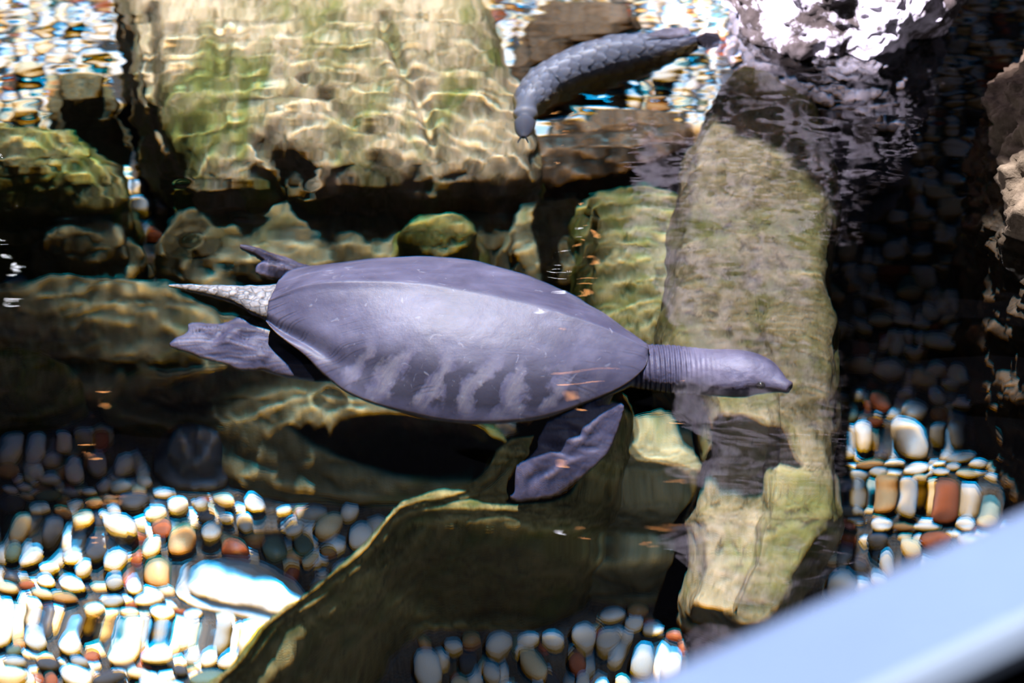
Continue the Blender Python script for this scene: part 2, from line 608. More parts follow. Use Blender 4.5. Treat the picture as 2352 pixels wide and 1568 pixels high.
# rocks at the left side
slab('mossy_rock', 'green mossy rock by the dark gap left of the boulder, uppermost of the mossy heap', M['moss'],
     [(-60, 300, -.26), (60, 285, -.25), (200, 300, -.27), (238, 370, -.3), (215, 420, -.32), (60, 440, -.33), (-60, 430, -.33)],
     crown=0.03, flare=(-0.02, 0.03), amp=0.02, freq=10, seed=9)
slab('mossy_rock', 'flat yellow-green rock in the middle of the mossy heap', M['moss'],
     [(-60, 450, -.38), (90, 420, -.36), (230, 420, -.37), (268, 480, -.41), (150, 505, -.43), (-60, 500, -.42)],
     crown=0.015, flare=(-0.01, 0.03), amp=0.012, freq=12, seed=10)
slab('mossy_rock', 'smooth round olive rock at the foot of the mossy heap', M['olive'],
     [(95, 540, -.44), (150, 505, -.42), (250, 505, -.42), (295, 540, -.45), (280, 590, -.48), (200, 612, -.5), (120, 590, -.48)],
     crown=0.03, flare=(0.0, 0.02), amp=0.010, freq=9, seed=11)
slab('corner_rock', 'small green rock standing in the dark gap left of the boulder', M['olive'],
     [(135, 175, -.33), (225, 165, -.32), (232, 220, -.36), (160, 250, -.38)],
     crown=0.01, flare=(0.0, 0.01), amp=0.010, freq=14, seed=12)
slab('sunken_shelf_rock', 'wide dim olive rock shelf on the floor left of the turtle tail', M['olive'],
     [(-80, 640, -.5), (150, 630, -.5), (420, 650, -.5), (520, 740, -.51), (420, 840, -.53), (200, 850, -.54), (-80, 800, -.54)],
     crown=0.01, flare=(0.01, 0.01), amp=0.022, freq=9, seed=13)
slab('ledge_rock', 'small yellow-green rock at the edge of the pebbles below the olive shelf', M['moss'],
     [(-70, 815, -.44), (60, 800, -.42), (150, 835, -.44), (130, 890, -.48), (40, 925, -.5), (-70, 915, -.49)],
     crown=0.012, flare=(-0.01, 0.01), amp=0.010, freq=14, seed=14)
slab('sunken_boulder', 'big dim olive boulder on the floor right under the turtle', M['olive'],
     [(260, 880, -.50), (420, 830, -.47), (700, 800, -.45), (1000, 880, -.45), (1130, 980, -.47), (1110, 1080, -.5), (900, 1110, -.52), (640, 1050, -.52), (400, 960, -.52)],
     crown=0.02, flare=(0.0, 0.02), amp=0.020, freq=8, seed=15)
# the slab in the middle and its neighbours
slab('slab_rock', 'long dark slab with an algae-lit upper edge rising below the front flipper', M['slab'],
     [(380, 1680, -.30), (640, 1405, -.27), (760, 1320, -.26), (885, 1225, -.25), (935, 1145, -.25), (1105, 1085, -.25), (1150, 1030, -.25), (1250, 945, -.26), (1350, 890, -.27),
      (1425, 900, -.28), (1420, 980, -.28), (1370, 1090, -.28), (1280, 1165, -.28), (1100, 1172, -.27), (945, 1185, -.27), (800, 1322, -.275), (660, 1430, -.285), (430, 1680, -.31)],
     crown=0.004, flare=(0.03, 0.0), lean=(-0.01, 0.03), amp=0.008, freq=14, seed=16, ridge=0.003, spine=[(430, 1640), (648, 1416), (785, 1318), (915, 1195), (1110, 1130), (1290, 1010), (1380, 945)], bev=0.016, N=300, RT=60, RS=50)
slab('brown_rock', 'rounded brown rock between the slab and the tall tan rock', M['olive'],
     [(1340, 1010, -.36), (1430, 950, -.33), (1560, 930, -.32), (1625, 1010, -.34), (1620, 1110, -.38), (1530, 1200, -.42), (1400, 1240, -.45), (1320, 1200, -.45)],
     crown=0.02, flare=(0.01, 0.02), amp=0.014, freq=10, seed=17)
slab('tan_rock', 'tall tan rock under water, running from the crusted rock to the rail', M['tan'],
     [(1690, 160, -.10), (1800, 190, -.09), (1890, 260, -.12), (1920, 420, -.15), (1905, 620, -.17), (1925, 800, -.19), (1915, 1000, -.22), (1930, 1150, -.25), (1850, 1300, -.30),
      (1740, 1425, -.34), (1640, 1395, -.35), (1580, 1370, -.36), (1600, 1250, -.33), (1600, 1130, -.29), (1640, 1040, -.25), (1620, 920, -.22), (1530, 800, -.2), (1545, 650, -.18), (1560, 480, -.16), (1600, 300, -.13)],
     crown=0.015, flare=(-0.03, 0.0), lean=(0.0, 0.06), amp=0.012, freq=10, seed=18, ridge=0.003, spine=[(1770, 270), (1740, 480), (1730, 700), (1770, 880), (1775, 1050), (1735, 1230), (1690, 1320)], N=300, RT=70, RS=40)
slab('algae_rock', 'bright green algae-covered rock beside the front of the turtle shell', M['moss'],
     [(1345, 690, -.30), (1365, 560, -.27), (1360, 440, -.27), (1450, 405, -.26), (1545, 430, -.26), (1560, 560, -.26), (1540, 700, -.28), (1500, 790, -.30), (1400, 770, -.31)],
     crown=0.01, flare=(0.0, 0.01), amp=0.016, freq=13, seed=19, ridge=0.006)
slab('flat_rock', 'low brown rock on the floor in front of the long scaled fish', M['brown'],
     [(1185, 400, -.46), (1230, 300, -.42), (1400, 250, -.42), (1560, 240, -.42), (1590, 330, -.45), (1480, 400, -.48), (1340, 430, -.49), (1230, 450, -.49)],
     crown=0.01, flare=(0.0, 0.01), amp=0.016, freq=10, seed=20)
slab('far_rock', 'brown rock lying behind the long scaled fish', M['brown'],
     [(1230, 30, -.40), (1330, -20, -.38), (1440, 0, -.38), (1420, 70, -.41), (1330, 110, -.43), (1210, 150, -.45)],
     crown=0.01, flare=(0.0, 0.01), amp=0.016, freq=10, seed=21)
# standing rocks that break the surface
j0 = P(1925, 45, 0.0)
pillar('crusted_rock', 'dark standing rock with white mineral crust rising out of the water', M['crust'],
       [(FLOOR, j0[0] + .02, j0[1] + .07, .10, .12), (-0.15, j0[0] + .01, j0[1] + .05, .125, .125), (-0.02, j0[0], j0[1] + .04, .12, .115), (0.05, j0[0], j0[1] + .04, .135, .12), (0.11, j0[0] - .01, j0[1] + .05, .15, .13),
        (0.2, j0[0] - .05, j0[1] + .08, .17, .15), (0.38, j0[0] - .07, j0[1] + .1, .16, .14), (0.7, j0[0] - .01, j0[1] + .12, .13, .13), (1.0, j0[0] + .03, j0[1] + .14, .11, .12), (1.25, j0[0] + .03, j0[1] + .15, .08, .09)],
       amp=0.030, freq=10, ridge=0.022, seed=5, fine=0.40, N=360, R=260)
k0 = P(2445, 450, 0.0)
pillar('edge_rock', 'lumpy brown rock standing at the right edge of the pool', M['brown'],
       [(FLOOR, k0[0] + .05, k0[1], .10, .30), (-0.15, k0[0] + .03, k0[1], .10, .27), (0.02, k0[0] + .02, k0[1] + .02, .085, .22), (0.10, k0[0] + .03, k0[1] + .04, .06, .14)],
       amp=0.026, freq=17, ridge=0.016, seed=8, fine=0.5, N=260, R=140)
# single larger stones among the pebbles
slab('pale_stone', 'large pale flat stone among the pebbles beside the slab', PEB['white'],
     [(430, 1310, -.565), (520, 1295, -.555), (600, 1305, -.555), (690, 1360, -.56), (640, 1420, -.57), (560, 1400, -.575), (450, 1360, -.575)],
     crown=0.012, flare=(0.004, 0.004), amp=0.006, freq=16, seed=23, bev=0.012, ridge=0.001, N=96, RT=16, RS=8, cat='stone')
slab('slate_stone', 'blue-grey stone in the shade above the dark pebbles', PEB['slate'],
     [(375, 1035, -.55), (420, 985, -.54), (500, 1000, -.54), (505, 1065, -.56), (430, 1075, -.565)],
     crown=0.012, flare=(0.004, 0.004), amp=0.006, freq=16, seed=24, bev=0.012, ridge=0.001, N=96, RT=16, RS=8, cat='stone')

# ---------------------------------------------------------------- where rocks meet, the buried side lies against the neighbour
from mathutils.bvhtree import BVHTree
def world_tree(o):
    co = get_co(o.data) + np.array(o.location)
    return BVHTree.FromPolygons(co.tolist(), [tuple(p.vertices) for p in o.data.polygons]), co.min(0), co.max(0)


def is_inside(tree, p):
    for d_ in (Vector((0.03, 0.02, 1)), Vector((0.9, 0.35, 0.25))):
        d_ = d_.normalized()
        q_, n = Vector(p), 0
        for _ in range(24):
            h = tree.ray_cast(q_, d_)
            if h[0] is None:
                break
            n += 1
            q_ = h[0] + d_ * 1e-5
        if n % 2 == 0:
            return False
    return True


ORDER = ['crusted_rock', 'edge_rock', 'tan_rock', 'boulder', 'slab_rock', 'algae_rock', 'brown_rock', 'flat_rock', 'far_rock', 'sunken_boulder', 'round_rock', 'wedge_rock', 'shaded_rock',
         'mossy_rock', 'mossy_rock.001', 'mossy_rock.002', 'corner_rock', 'ledge_rock', 'dim_rock', 'sunken_shelf_rock', 'pale_stone', 'slate_stone']
SOLID = {nm: world_tree(bpy.data.objects[nm]) for nm in ORDER}


def settle(nm, others):
    o = bpy.data.objects[nm]
    loc_ = np.array(o.location)
    co = get_co(o.data) + loc_
    moved = False
    for m in others:
        tree, lo_, hi_ = SOLID[m]
        for i in np.nonzero(np.all((co > lo_) & (co < hi_), 1))[0]:
            if is_inside(tree, co[i]):
                g = np.array(tree.find_nearest(Vector(co[i]))[0]) - co[i]
                L = np.linalg.norm(g)
                if L > 0.0015:                     # stop a hair inside, so that the two still touch
                    co[i] = co[i] + g * (1 - 0.0015 / L)
                    moved = True
    if moved:
        set_co(o.data, co - loc_)
        SOLID[nm] = world_tree(o)


for k, nm in enumerate(ORDER):                     # lesser rocks give way to the main ones
    settle(nm, ORDER[:k])
for _ in range(2):                                 # then a rock that stands on another ends at its surface
    for k, nm in reversed(list(enumerate(ORDER))):
        settle(nm, ORDER[k + 1:] + ORDER[:k])
TREES = list(SOLID.values())


def clear_of_rocks(x, y, z, gap):
    for tree, lo_, hi_ in TREES:
        if lo_[0] - gap < x < hi_[0] + gap and lo_[1] - gap < y < hi_[1] + gap and z < hi_[2] + gap:
            h = tree.find_nearest(Vector((x, y, z)), gap)
            if h[0] is not None or is_inside(tree, (x, y, z)):
                return False
    return True


# ---------------------------------------------------------------- pebbles
def inside(poly, pts):
    x, y = pts[:, 0], pts[:, 1]
    r = np.zeros(len(pts), bool)
    j = len(poly) - 1
    for i in range(len(poly)):
        xi, yi = poly[i]
        xj, yj = poly[j]
        c = ((yi > y) != (yj > y)) & (x < (xj - xi) * (y - yi) / (yj - yi + 1e-12) + xi)
        r ^= c
        j = i
    return r


def ico(sub, seed):
    bm = bmesh.new()
    bmesh.ops.create_icosphere(bm, subdivisions=sub, radius=1)
    v = np.array([a.co[:] for a in bm.verts])
    f = [tuple(a.index for a in q.verts) for q in bm.faces]
    bm.free()
    d = 1 + 0.22 * pnoise(v * 0.9 + seed * 3.3) + 0.08 * pnoise(v * 2.1 + seed)
    return v * d[:, None], f


SHAPES = [ico(2, k + 1) for k in range(6)]
COARSE = [ico(1, k + 1) for k in range(6)]
KINDS = ['white', 'cream', 'grey', 'tan', 'rust', 'slate', 'green']
KP = [0.50, 0.18, 0.08, 0.05, 0.08, 0.07, 0.04]
WORD = {'white': 'white', 'cream': 'cream', 'grey': 'pale grey', 'tan': 'tan', 'rust': 'rust-red', 'slate': 'dark slate', 'green': 'green-grey'}

cand = []
grid = {}
CELL = 0.05
tries = 52000
cx = RNG.uniform(-1.0, 1.0, tries)
cy = RNG.uniform(-0.35, 1.35, tries)
keep = np.ones(tries, bool)
pts = np.stack([cx, cy], 1)
for b in BASES:
    keep &= ~inside(b[::4], pts)
for i in np.nonzero(keep)[0]:
    r = random.uniform(0.0095, 0.018) if random.random() < 0.88 else random.uniform(0.018, 0.025)
    gk = (int(cx[i] // CELL), int(cy[i] // CELL))
    ok = True
    for a in (-1, 0, 1):
        for b in (-1, 0, 1):
            for (x, y, q) in grid.get((gk[0] + a, gk[1] + b), ()):
                if (x - cx[i]) ** 2 + (y - cy[i]) ** 2 < (0.93 * (q + r)) ** 2:
                    ok = False
    if ok:
        grid.setdefault(gk, []).append((cx[i], cy[i], r))
        cand.append((cx[i], cy[i], r))
cand = np.array(cand)
pu, pv = project(np.column_stack([cand[:, :2], np.full(len(cand), FLOOR + .01)]))
inframe = (pu > -20) & (pu < 2372) & (pv > -20) & (pv < 1588)
railside = (pv - 1568) > -(408 / 912) * (pu - 1440) + 30
vis = inframe & ~railside
# size on the picture decides which pebbles are single things
score = np.where(vis, cand[:, 2] * (0.5 + pv / 1568), 0)
for nm, poly in NEAR:             # only pebbles clear of the rocks
    dmin = np.min(np.hypot(poly[None, :, 0] - cand[:, None, 0], poly[None, :, 1] - cand[:, None, 1]), 1)
    score = np.where(dmin < cand[:, 2] + 0.012, 0, score)
single = np.zeros(len(cand), bool)
single[np.argsort(-score)[:300]] = True
single &= score > 0
pmesh = {}


def pebble_dims(r):
    return r * random.uniform(0.95, 1.25), r * random.uniform(0.72, 0.95), r * random.uniform(0.5, 0.72)


def region(u, v, x, y):
    best, bn = 0.065, None
    for nm, poly in NEAR:
        d = np.min(np.hypot(poly[:, 0] - x, poly[:, 1] - y))
        if d < best:
            best, bn = d, nm
    if bn:
        return 'beside the ' + bn
    if u < 900 and v > 880:
        return 'in the gravel left of the long slab'
    if u < 1760 and v > 1150:
        return 'in the gravel between slab and rail'
    if u > 1880:
        return 'in the gravel right of the tan rock'
    if u < 420:
        return 'in the gravel left of the pale boulder'
    if v < 480:
        return 'in the gravel around the fish'
    return 'in a gap between the sunken rocks'


bedv, bedf, bedm = [], [], []
off = 0


def add_bed(x, y, z, r, shapes=SHAPES):
    global off
    v, f = shapes[random.randrange(6)]
    a, b, c = pebble_dims(r)
    t = random.uniform(0, 6.28)
    w = v * np.array([a, b, c])
    w = np.stack([w[:, 0] * math.cos(t) - w[:, 1] * math.sin(t), w[:, 0] * math.sin(t) + w[:, 1] * math.cos(t), w[:, 2]], 1) + np.array([x, y, z])
    bedv.append(w)
    bedf.append(np.array(f) + off)
    bedm.extend([int(RNG.choice(7, p=KP))] * len(f))
    off += len(v)


for i, (x, y, r) in enumerate(cand):
    if single[i]:
        k = KINDS[int(RNG.choice(7, p=KP))]
        s = random.randrange(6)
        if (k, s) not in pmesh:
            me = bpy.data.meshes.new('pebble')
            me.from_pydata(SHAPES[s][0].tolist(), [], SHAPES[s][1])
            me.polygons.foreach_set('use_smooth', [True] * len(me.polygons))
            me.materials.append(PEB[k])
            me.update()
            pmesh[(k, s)] = me
        o = bpy.data.objects.new('pebble', pmesh[(k, s)])
        COL.objects.link(o)
        a, b, c = pebble_dims(r)
        o.scale = (a, b, c)
        o.location = (x, y, FLOOR + c + random.uniform(0.008, 0.013))
        o.rotation_euler = (random.uniform(-.25, .25), random.uniform(-.25, .25), random.uniform(0, 6.28))
        reg = region(pu[i], pv[i], x, y)
        sz = 'large' if r > 0.018 else ('small' if r < 0.0130 else 'medium-sized')
        fm = 'long narrow' if a > 1.45 * b else ('oval' if a > 1.2 * b else 'round')
        tag(o, f'{sz} {fm} {WORD[k]} pebble {reg}', 'pebble', f'{sz} {fm} {WORD[k]} pebbles {reg}')
    elif clear_of_rocks(x, y, FLOOR + r * 0.55, r * 0.7):
        add_bed(x, y, FLOOR + r * 0.55, r)
# a lower layer that shows in the gaps
SING = cand[single]
lx = RNG.uniform(-1.0, 1.0, 9000)
ly = RNG.uniform(-0.35, 1.3, 9000)
kl = np.ones(9000, bool)
for b in BASES:
    kl &= ~inside(b[::4], np.stack([lx, ly], 1))
for i in np.nonzero(kl)[0]:
    r = random.uniform(0.009, 0.015)
    if SING.size and np.min(np.hypot(SING[:, 0] - lx[i], SING[:, 1] - ly[i]) - 0.45 * SING[:, 2]) < 0.003:
        continue
    if clear_of_rocks(lx[i], ly[i], FLOOR + 0.004, r * 0.7):
        add_bed(lx[i], ly[i], FLOOR + 0.001, r, COARSE)
bed = mesh_obj('gravel', np.vstack(bedv), np.vstack(bedf), [PEB[k] for k in KINDS])
bed.data.polygons.foreach_set('material_index', np.array(bedm, dtype=np.int32))
tag(bed, 'mixed small pebbles filling the pool floor between the larger ones', 'gravel', kind='stuff')
print('pebbles', len(cand), 'single', int(single.sum()), 'bed tris', len(bedm))

# ---------------------------------------------------------------- turtle
def ring_tube(rings, cap=True):
    n = len(rings[0])
    v = np.vstack(rings)
    f = grid_faces(len(rings), n)
    if cap:
        f.append(tuple(range(n))[::-1])
        f.append(tuple((len(rings) - 1) * n + j for j in range(n)))
    return v, f


def tube(path, ra, rb, n=28, up=(0, 0, 1)):
    """a tapering tube along a path; ra sideways, rb upwards"""
    path = np.asarray(path, float)
    t = np.gradient(path, axis=0)
    t /= np.linalg.norm(t, axis=1, keepdims=True)
    side = np.cross(t, np.array(up, float))
    side /= np.linalg.norm(side, axis=1, keepdims=True)
    upv = np.cross(side, t)
    th = np.linspace(0, 2 * math.pi, n, endpoint=False)
    return ring_tube([path[i] + np.outer(np.cos(th), side[i]) * ra[i] + np.outer(np.sin(th), upv[i]) * rb[i] for i in range(len(path))])


def interp_path(keys, n):
    """keys of (u, v, z, ra, rb) smoothed into points and radii"""
    k = catmull(np.array(keys, float), n, closed=False) if False else None
    keys = np.array(keys, float)
    s = np.concatenate([[0], np.cumsum(np.hypot(np.diff(keys[:, 0]), np.diff(keys[:, 1])))])
    q = np.linspace(0, s[-1], n)
    K = np.stack([np.interp(q, s, keys[:, j]) for j in range(keys.shape[1])], 1)
    for _ in range(max(2, n // 18)):
        K[1:-1] = (K[:-2] + 2 * K[1:-1] + K[2:]) / 4
    return K


def flipper(outline, centre, thick, edge, folds=(), N=140, R=22):
    """a webbed paddle: outline of (u, v, z), folds of (u, v, length, width, angle, height)"""
    o = catmull(np.array(outline, float), N)
    c = np.array(centre, float)
    top, bot = [], []
    for i in range(1, R + 1):
        r = i / R
        k = c + (o - c) * r
        t = thick * (1 - r ** 2.5) + edge
        dz = np.zeros(N)
        for (u, v, su, sv, ang, a) in folds:
            ca, sa = math.cos(math.radians(ang)), math.sin(math.radians(ang))
            x = (k[:, 0] - u) * ca + (k[:, 1] - v) * sa
            y = -(k[:, 0] - u) * sa + (k[:, 1] - v) * ca
            dz += a * np.exp(-(x / su) ** 2 - (y / sv) ** 2)
        w = P(k[:, 0], k[:, 1], k[:, 2])
        a_ = w.copy()
        b_ = w.copy()
        a_[:, 2] += t / 2 + dz * (1 - r ** 4)
        b_[:, 2] -= t / 2 - 0.5 * dz * (1 - r ** 4)
        top.append(a_)
        bot.append(b_)
    cw = P(*c)
    rings = top + bot[::-1]
    v = np.vstack([[cw + [0, 0, thick / 2 + edge / 2]]] + rings + [[cw - [0, 0, thick / 2 + edge / 2]]])
    f = [(0, 1 + j, 1 + (j + 1) % N) for j in range(N)] + grid_faces(2 * R, N, True, 1)
    last = len(v) - 1
    f += [(last, 1 + (2 * R - 1) * N + (j + 1) % N, 1 + (2 * R - 1) * N + j) for j in range(N)]
    return v, f


def voxel_union(parts, voxel):
    V, Fc, o = [], [], 0
    for v, f in parts:
        V.append(v)
        Fc += [tuple(a + o for a in q) for q in f]
        o += len(v)
    me = bpy.data.meshes.new('tmp')
    me.from_pydata(np.vstack(V).tolist(), [], Fc)
    bm = bmesh.new()
    bm.from_mesh(me)
    # each shell outward
    bmesh.ops.recalc_face_normals(bm, faces=bm.faces)
    bm.to_mesh(me)
    bm.free()
    ob = bpy.data.objects.new('tmp', me)
    COL.objects.link(ob)
    md = ob.modifiers.new('r', 'REMESH')
    md.mode = 'VOXEL'
    md.voxel_size = voxel
    md.use_smooth_shade = True
    sm = ob.modifiers.new('s', 'SMOOTH')
    sm.factor = 0.5
    sm.iterations = 3
    dg = bpy.context.evaluated_depsgraph_get()
    out = bpy.data.meshes.new_from_object(ob.evaluated_get(dg))
    bpy.data.objects.remove(ob)
    return out


def curve3(keys, n):
    return P(*catmull(np.array(keys, float), n, closed=False).T)


NS = 120
near = curve3([(611, 742, -.084), (636, 772, -.090), (690, 815, -.095), (738, 858, -.100), (800, 905, -.104), (880, 936, -.106), (980, 960, -.107), (1080, 971, -.108),
               (1180, 969, -.108), (1270, 956, -.107), (1345, 930, -.105), (1410, 900, -.098), (1455, 872, -.090), (1483, 842, -.082), (1491, 812, -.076)], NS)
keel = curve3([(616, 692, -.070), (700, 657, -.048), (800, 647, -.038), (960, 650, -.033), (1100, 672, -.033), (1250, 706, -.038), (1390, 752, -.050), (1492, 800, -.068)], NS)
far = curve3([(640, 642, -.084), (662, 624, -.094), (705, 612, -.106), (780, 606, -.120), (900, 607, -.130), (1000, 610, -.132), (1110, 619, -.130), (1200, 641, -.126),
              (1300, 676, -.118), (1380, 716, -.108), (1440, 755, -.092), (1488, 788, -.078)], NS)
troot_loc = (near.mean(0) + far.mean(0)) / 2 * np.array([1, 1, 0]) + np.array([0, 0, -0.15])
turtle = empty('turtle', troot_loc, 'grey pig-nosed turtle swimming just under the water, flippers spread', 'turtle')

QN = 44
sx = np.linspace(0, 1, NS)
rows = []
aq, as_ = [], []
for i in range(NS):
    n_, k_, f_ = near[i], keel[i], far[i]
    end = math.sin(math.pi * min(1, max(0, sx[i]))) ** 0.6
    line = []
    for j in range(QN):
        q = j / (QN - 1)
        nk = k_ - n_
        pr = np.array([0, -nk[2], nk[1]])
        bow = 0.15 * math.sin(math.pi * q ** 0.85) * end
        # flared margin: the rim rolls up, with a hollow inside it, strongest at the back
        rear = math.exp(-((sx[i] - 0.12) / 0.22) ** 2)
        roll = 0.0060 * rear * math.exp(-(q / 0.10) ** 2) - 0.0095 * rear * math.exp(-((q - 0.26) / 0.10) ** 2)
        kl_ = 0.0028 * math.exp(-((1 - q) / 0.05) ** 2) * math.exp(-((sx[i] - 0.25) / 0.28) ** 2)
        dimple = -0.004 * math.exp(-((q - 0.62) / 0.16) ** 2 - ((sx[i] - 0.20) / 0.07) ** 2)
        rib = 0.0006 * math.sin(sx[i] * 62 + 1.5 * q) * math.exp(-((q - 0.3) / 0.22) ** 2)
        line.append(n_ + nk * q + pr * bow + np.array([0, 0, roll + kl_ + dimple + rib]))
        aq.append(q)
        as_.append(sx[i])
    for j in range(1, QN // 2):
        q = j / (QN // 2 - 1)
        kf = f_ - k_
        pr = np.array([0, -kf[2], kf[1]])
        bow = 0.17 * math.sin(math.pi * q) * end
        line.append(k_ + kf * q + pr * bow)
        aq.append(1 + q)
        as_.append(sx[i])
    m_ = (n_ + f_) / 2
    for j in range(1, 13):       # the underside of the shell, tucked in from the rim
        q = j / 13
        p = f_ + (n_ - f_) * q
        tuck = 0.007 + 0.012 * math.sin(math.pi * q)
        p = p + (m_ - p) * 0.04 + np.array([0, 0, -min(tuck, 0.02) if 0 < q < 1 else 0])
        line.append(p)
        aq.append(-0.2)
        as_.append(sx[i])
    rows.append(np.array(line))
cv, cf = ring_tube(rows)
car = mesh_obj('carapace', cv, cf, parent=turtle, loc=troot_loc)
for nm, dat in (('across', aq), ('along', as_)):
    at = car.data.attributes.new(nm, 'FLOAT', 'POINT')
    at.data.foreach_set('value', np.array(dat, dtype=np.float32))
bm = bmesh.new()
bm.from_mesh(car.data)
bmesh.ops.recalc_face_normals(bm, faces=bm.faces)
bm.to_mesh(car.data)
bm.free()
cco, cno = get_co(car.data), get_no(car.data)
set_co(car.data, cco + cno * (0.0007 * fbm((cco) * np.array([30, 45, 40.0]), 3))[:, None])


def carapace_mat():
    m, nt, b = new_mat('grey_carapace')
    v = coords(nt)
    base = ramp(nt, noise_node(nt, v, 14, 7, 0.6, 0.4), [(0.3, (0.044, 0.040, 0.074)), (0.5, (0.072, 0.067, 0.114)), (0.72, (0.115, 0.108, 0.170))])
    al, ac = attr(nt, 'along'), attr(nt, 'across')

    def math_node(op, a, bb=None, c=None):
        n = nt.nodes.new('ShaderNodeMath')
        n.operation = op
        for s, x in zip(n.inputs, (a, bb, c)):
            if x is None:
                continue
            if isinstance(x, bpy.types.NodeSocket):
                nt.links.new(x, s)
            else:
                s.default_value = x
        return n.outputs[0]
    # pale and dark radial markings along the flank, below the middle of the shell
    jit = noise_node(nt, v, 22, 4, 0.6)
    ph = math_node('MULTIPLY_ADD', al, 66.0, math_node('MULTIPLY', jit, 11.0))
    ph = math_node('MULTIPLY_ADD', ac, -9.0, ph)
    st = math_node('SINE', ph)
    band = ramp(nt, ac, [(0.0, (0, 0, 0)), (0.05, (0.3, 0.3, 0.3)), (0.12, (1, 1, 1)), (0.36, (0.75, 0.75, 0.75)), (0.55, (0, 0, 0))])
    zone = ramp(nt, al, [(0.12, (0, 0, 0)), (0.34, (1, 1, 1)), (0.72, (1, 1, 1)), (0.88, (0.05, 0.05, 0.05))])
    mk = math_node('MULTIPLY', band, zone)
    cx = nt.nodes.new('ShaderNodeCombineXYZ')
    nt.links.new(math_node('MULTIPLY_ADD', ac, -0.16, al), cx.inputs[0])
    nt.links.new(math_node('MULTIPLY', ac, 0.09), cx.inputs[1])
    grain = noise_node(nt, cx.outputs[0], 48, 6, 0.7, 0.25)
    pale = math_node('MULTIPLY', mk, ramp(nt, math_node('MULTIPLY_ADD', st, 0.20, grain), [(0.50, (0, 0, 0)), (0.78, (0.75, 0.75, 0.75))]))
    darkm = math_node('MULTIPLY', mk, ramp(nt, math_node('MULTIPLY_ADD', st, -0.3, grain), [(0.36, (0, 0, 0)), (0.62, (0.8, 0.8, 0.8))]))
    base = mix(nt, darkm, base, (0.014, 0.013, 0.02))
    base = mix(nt, pale, base, (0.17, 0.155, 0.18))
    sc = ramp(nt, noise_node(nt, coords(nt, (1, 1, 1)), 38, 3, 0.5, 2.5), [(0.66, (0, 0, 0)), (0.72, (0.35, 0.35, 0.4))])
    base = mix(nt, sc, base, (0.22, 0.22, 0.28))
    nt.links.new(base, b.inputs['Base Color'])
    b.inputs['Roughness'].default_value = 0.5
    b.inputs['Specular IOR Level'].default_value = 0.35
    bump(nt, b, noise_node(nt, v, 70, 6, 0.6), 0.45, 0.0015)
    return m


car.data.materials.append(carapace_mat())

parts = []
# trunk tucked inside the shell
th = np.linspace(0, 2 * math.pi, 40, endpoint=False)
tr = []
for i in range(6, NS - 3, 3):
    m_ = (near[i] + far[i]) / 2 + np.array([0, 0, -0.018])
    ax = (near[i] - far[i]) / 2 * 0.84
    hz = np.where(np.sin(th) > 0, 0.006, 0.030)[:, None] * np.array([[0, 0, 1.0]])
    tr.append(m_ + np.outer(np.cos(th), ax) + hz * np.sin(th)[:, None])
parts.append(ring_tube(tr))
# neck and head with the drawn-out snout
K = interp_path([(1400, 832, -.118, .022, .020), (1470, 840, -.114, .0300, .027), (1530, 846, -.102, .0320, .029), (1600, 852, -.092, .0305, .029), (1640, 855, -.084, .0300, .0285), (1668, 856, -.081, .0315, .0285),
                 (1705, 857, -.078, .0310, .028), (1738, 861, -.075, .0280, .0255), (1762, 869, -.073, .0215, .020), (1782, 878, -.071, .0145, .014), (1797, 884, -.067, .0088, .0082), (1815, 891, -.066, .0078, .0068)], 70)
parts.append(tube(P(K[:, 0], K[:, 1], K[:, 2]), K[:, 3], K[:, 4]))
# tail
K = interp_path([(690, 700, -.100, .034, .022), (640, 697, -.096, .030, .019), (600, 692, -.092, .024, .016), (570, 683, -.088, .0175, .014), (540, 676, -.084, .0125, .0115), (500, 670, -.080, .0085, .009), (450, 664, -.076, .0055, .0062), (410, 659, -.073, .0034, .004), (386, 657, -.072, .0018, .002)], 60)
tp = P(K[:, 0], K[:, 1], K[:, 2])
tail_r = K[:, 3].copy()
parts.append(tube(tp, K[:, 3], K[:, 4] * (1 + 0.10 * np.sign(np.sin(np.arange(60) * 1.05)))))
# near hind flipper, its leg, and the far hind flipper
parts.append(flipper([(655, 760, -.120), (640, 742, -.118), (600, 737, -.116), (556, 728, -.112), (528, 740, -.112), (500, 745, -.112), (436, 744, -.112), (430, 764, -.114), (400, 780, -.116), (390, 796, -.118),
                      (440, 815, -.122), (470, 826, -.124), (520, 836, -.126), (545, 848, -.130), (590, 848, -.132), (630, 838, -.130), (648, 815, -.128), (658, 790, -.124)], (540, 790, -.117), 0.009, 0.0048,
                     [(525, 784, 16, 22, 60, .007), (500, 778, 14, 34, 60, -.005), (470, 762, 40, 6, 25, .003), (580, 765, 60, 9, 5, .004), (560, 805, 60, 7, 10, .003), (500, 825, 50, 5, 8, -.004), (600, 830, 40, 12, -10, .006), (565, 780, 14, 10, 0, -.004)]))
K = interp_path([(600, 815, -.132, .018, .012), (660, 832, -.136, .020, .013), (730, 838, -.138, .023, .015), (820, 830, -.138, .026, .016)], 20)
parts.append(tube(P(K[:, 0], K[:, 1], K[:, 2]), K[:, 3], K[:, 4]))
parts.append(flipper([(725, 618, -.118), (690, 604, -.112), (664, 592, -.106), (622, 580, -.098), (590, 570, -.092), (556, 561, -.086), (550, 571, -.088), (585, 584, -.094), (612, 598, -.100), (596, 604, -.106), (586, 627, -.112), (625, 640, -.118), (662, 640, -.120), (700, 640, -.120)],
                     (650, 615, -.108), 0.008, 0.0046, [(610, 585, 60, 6, 20, .004), (625, 600, 50, 5, 25, -.004), (625, 620, 40, 6, 15, .003)]))
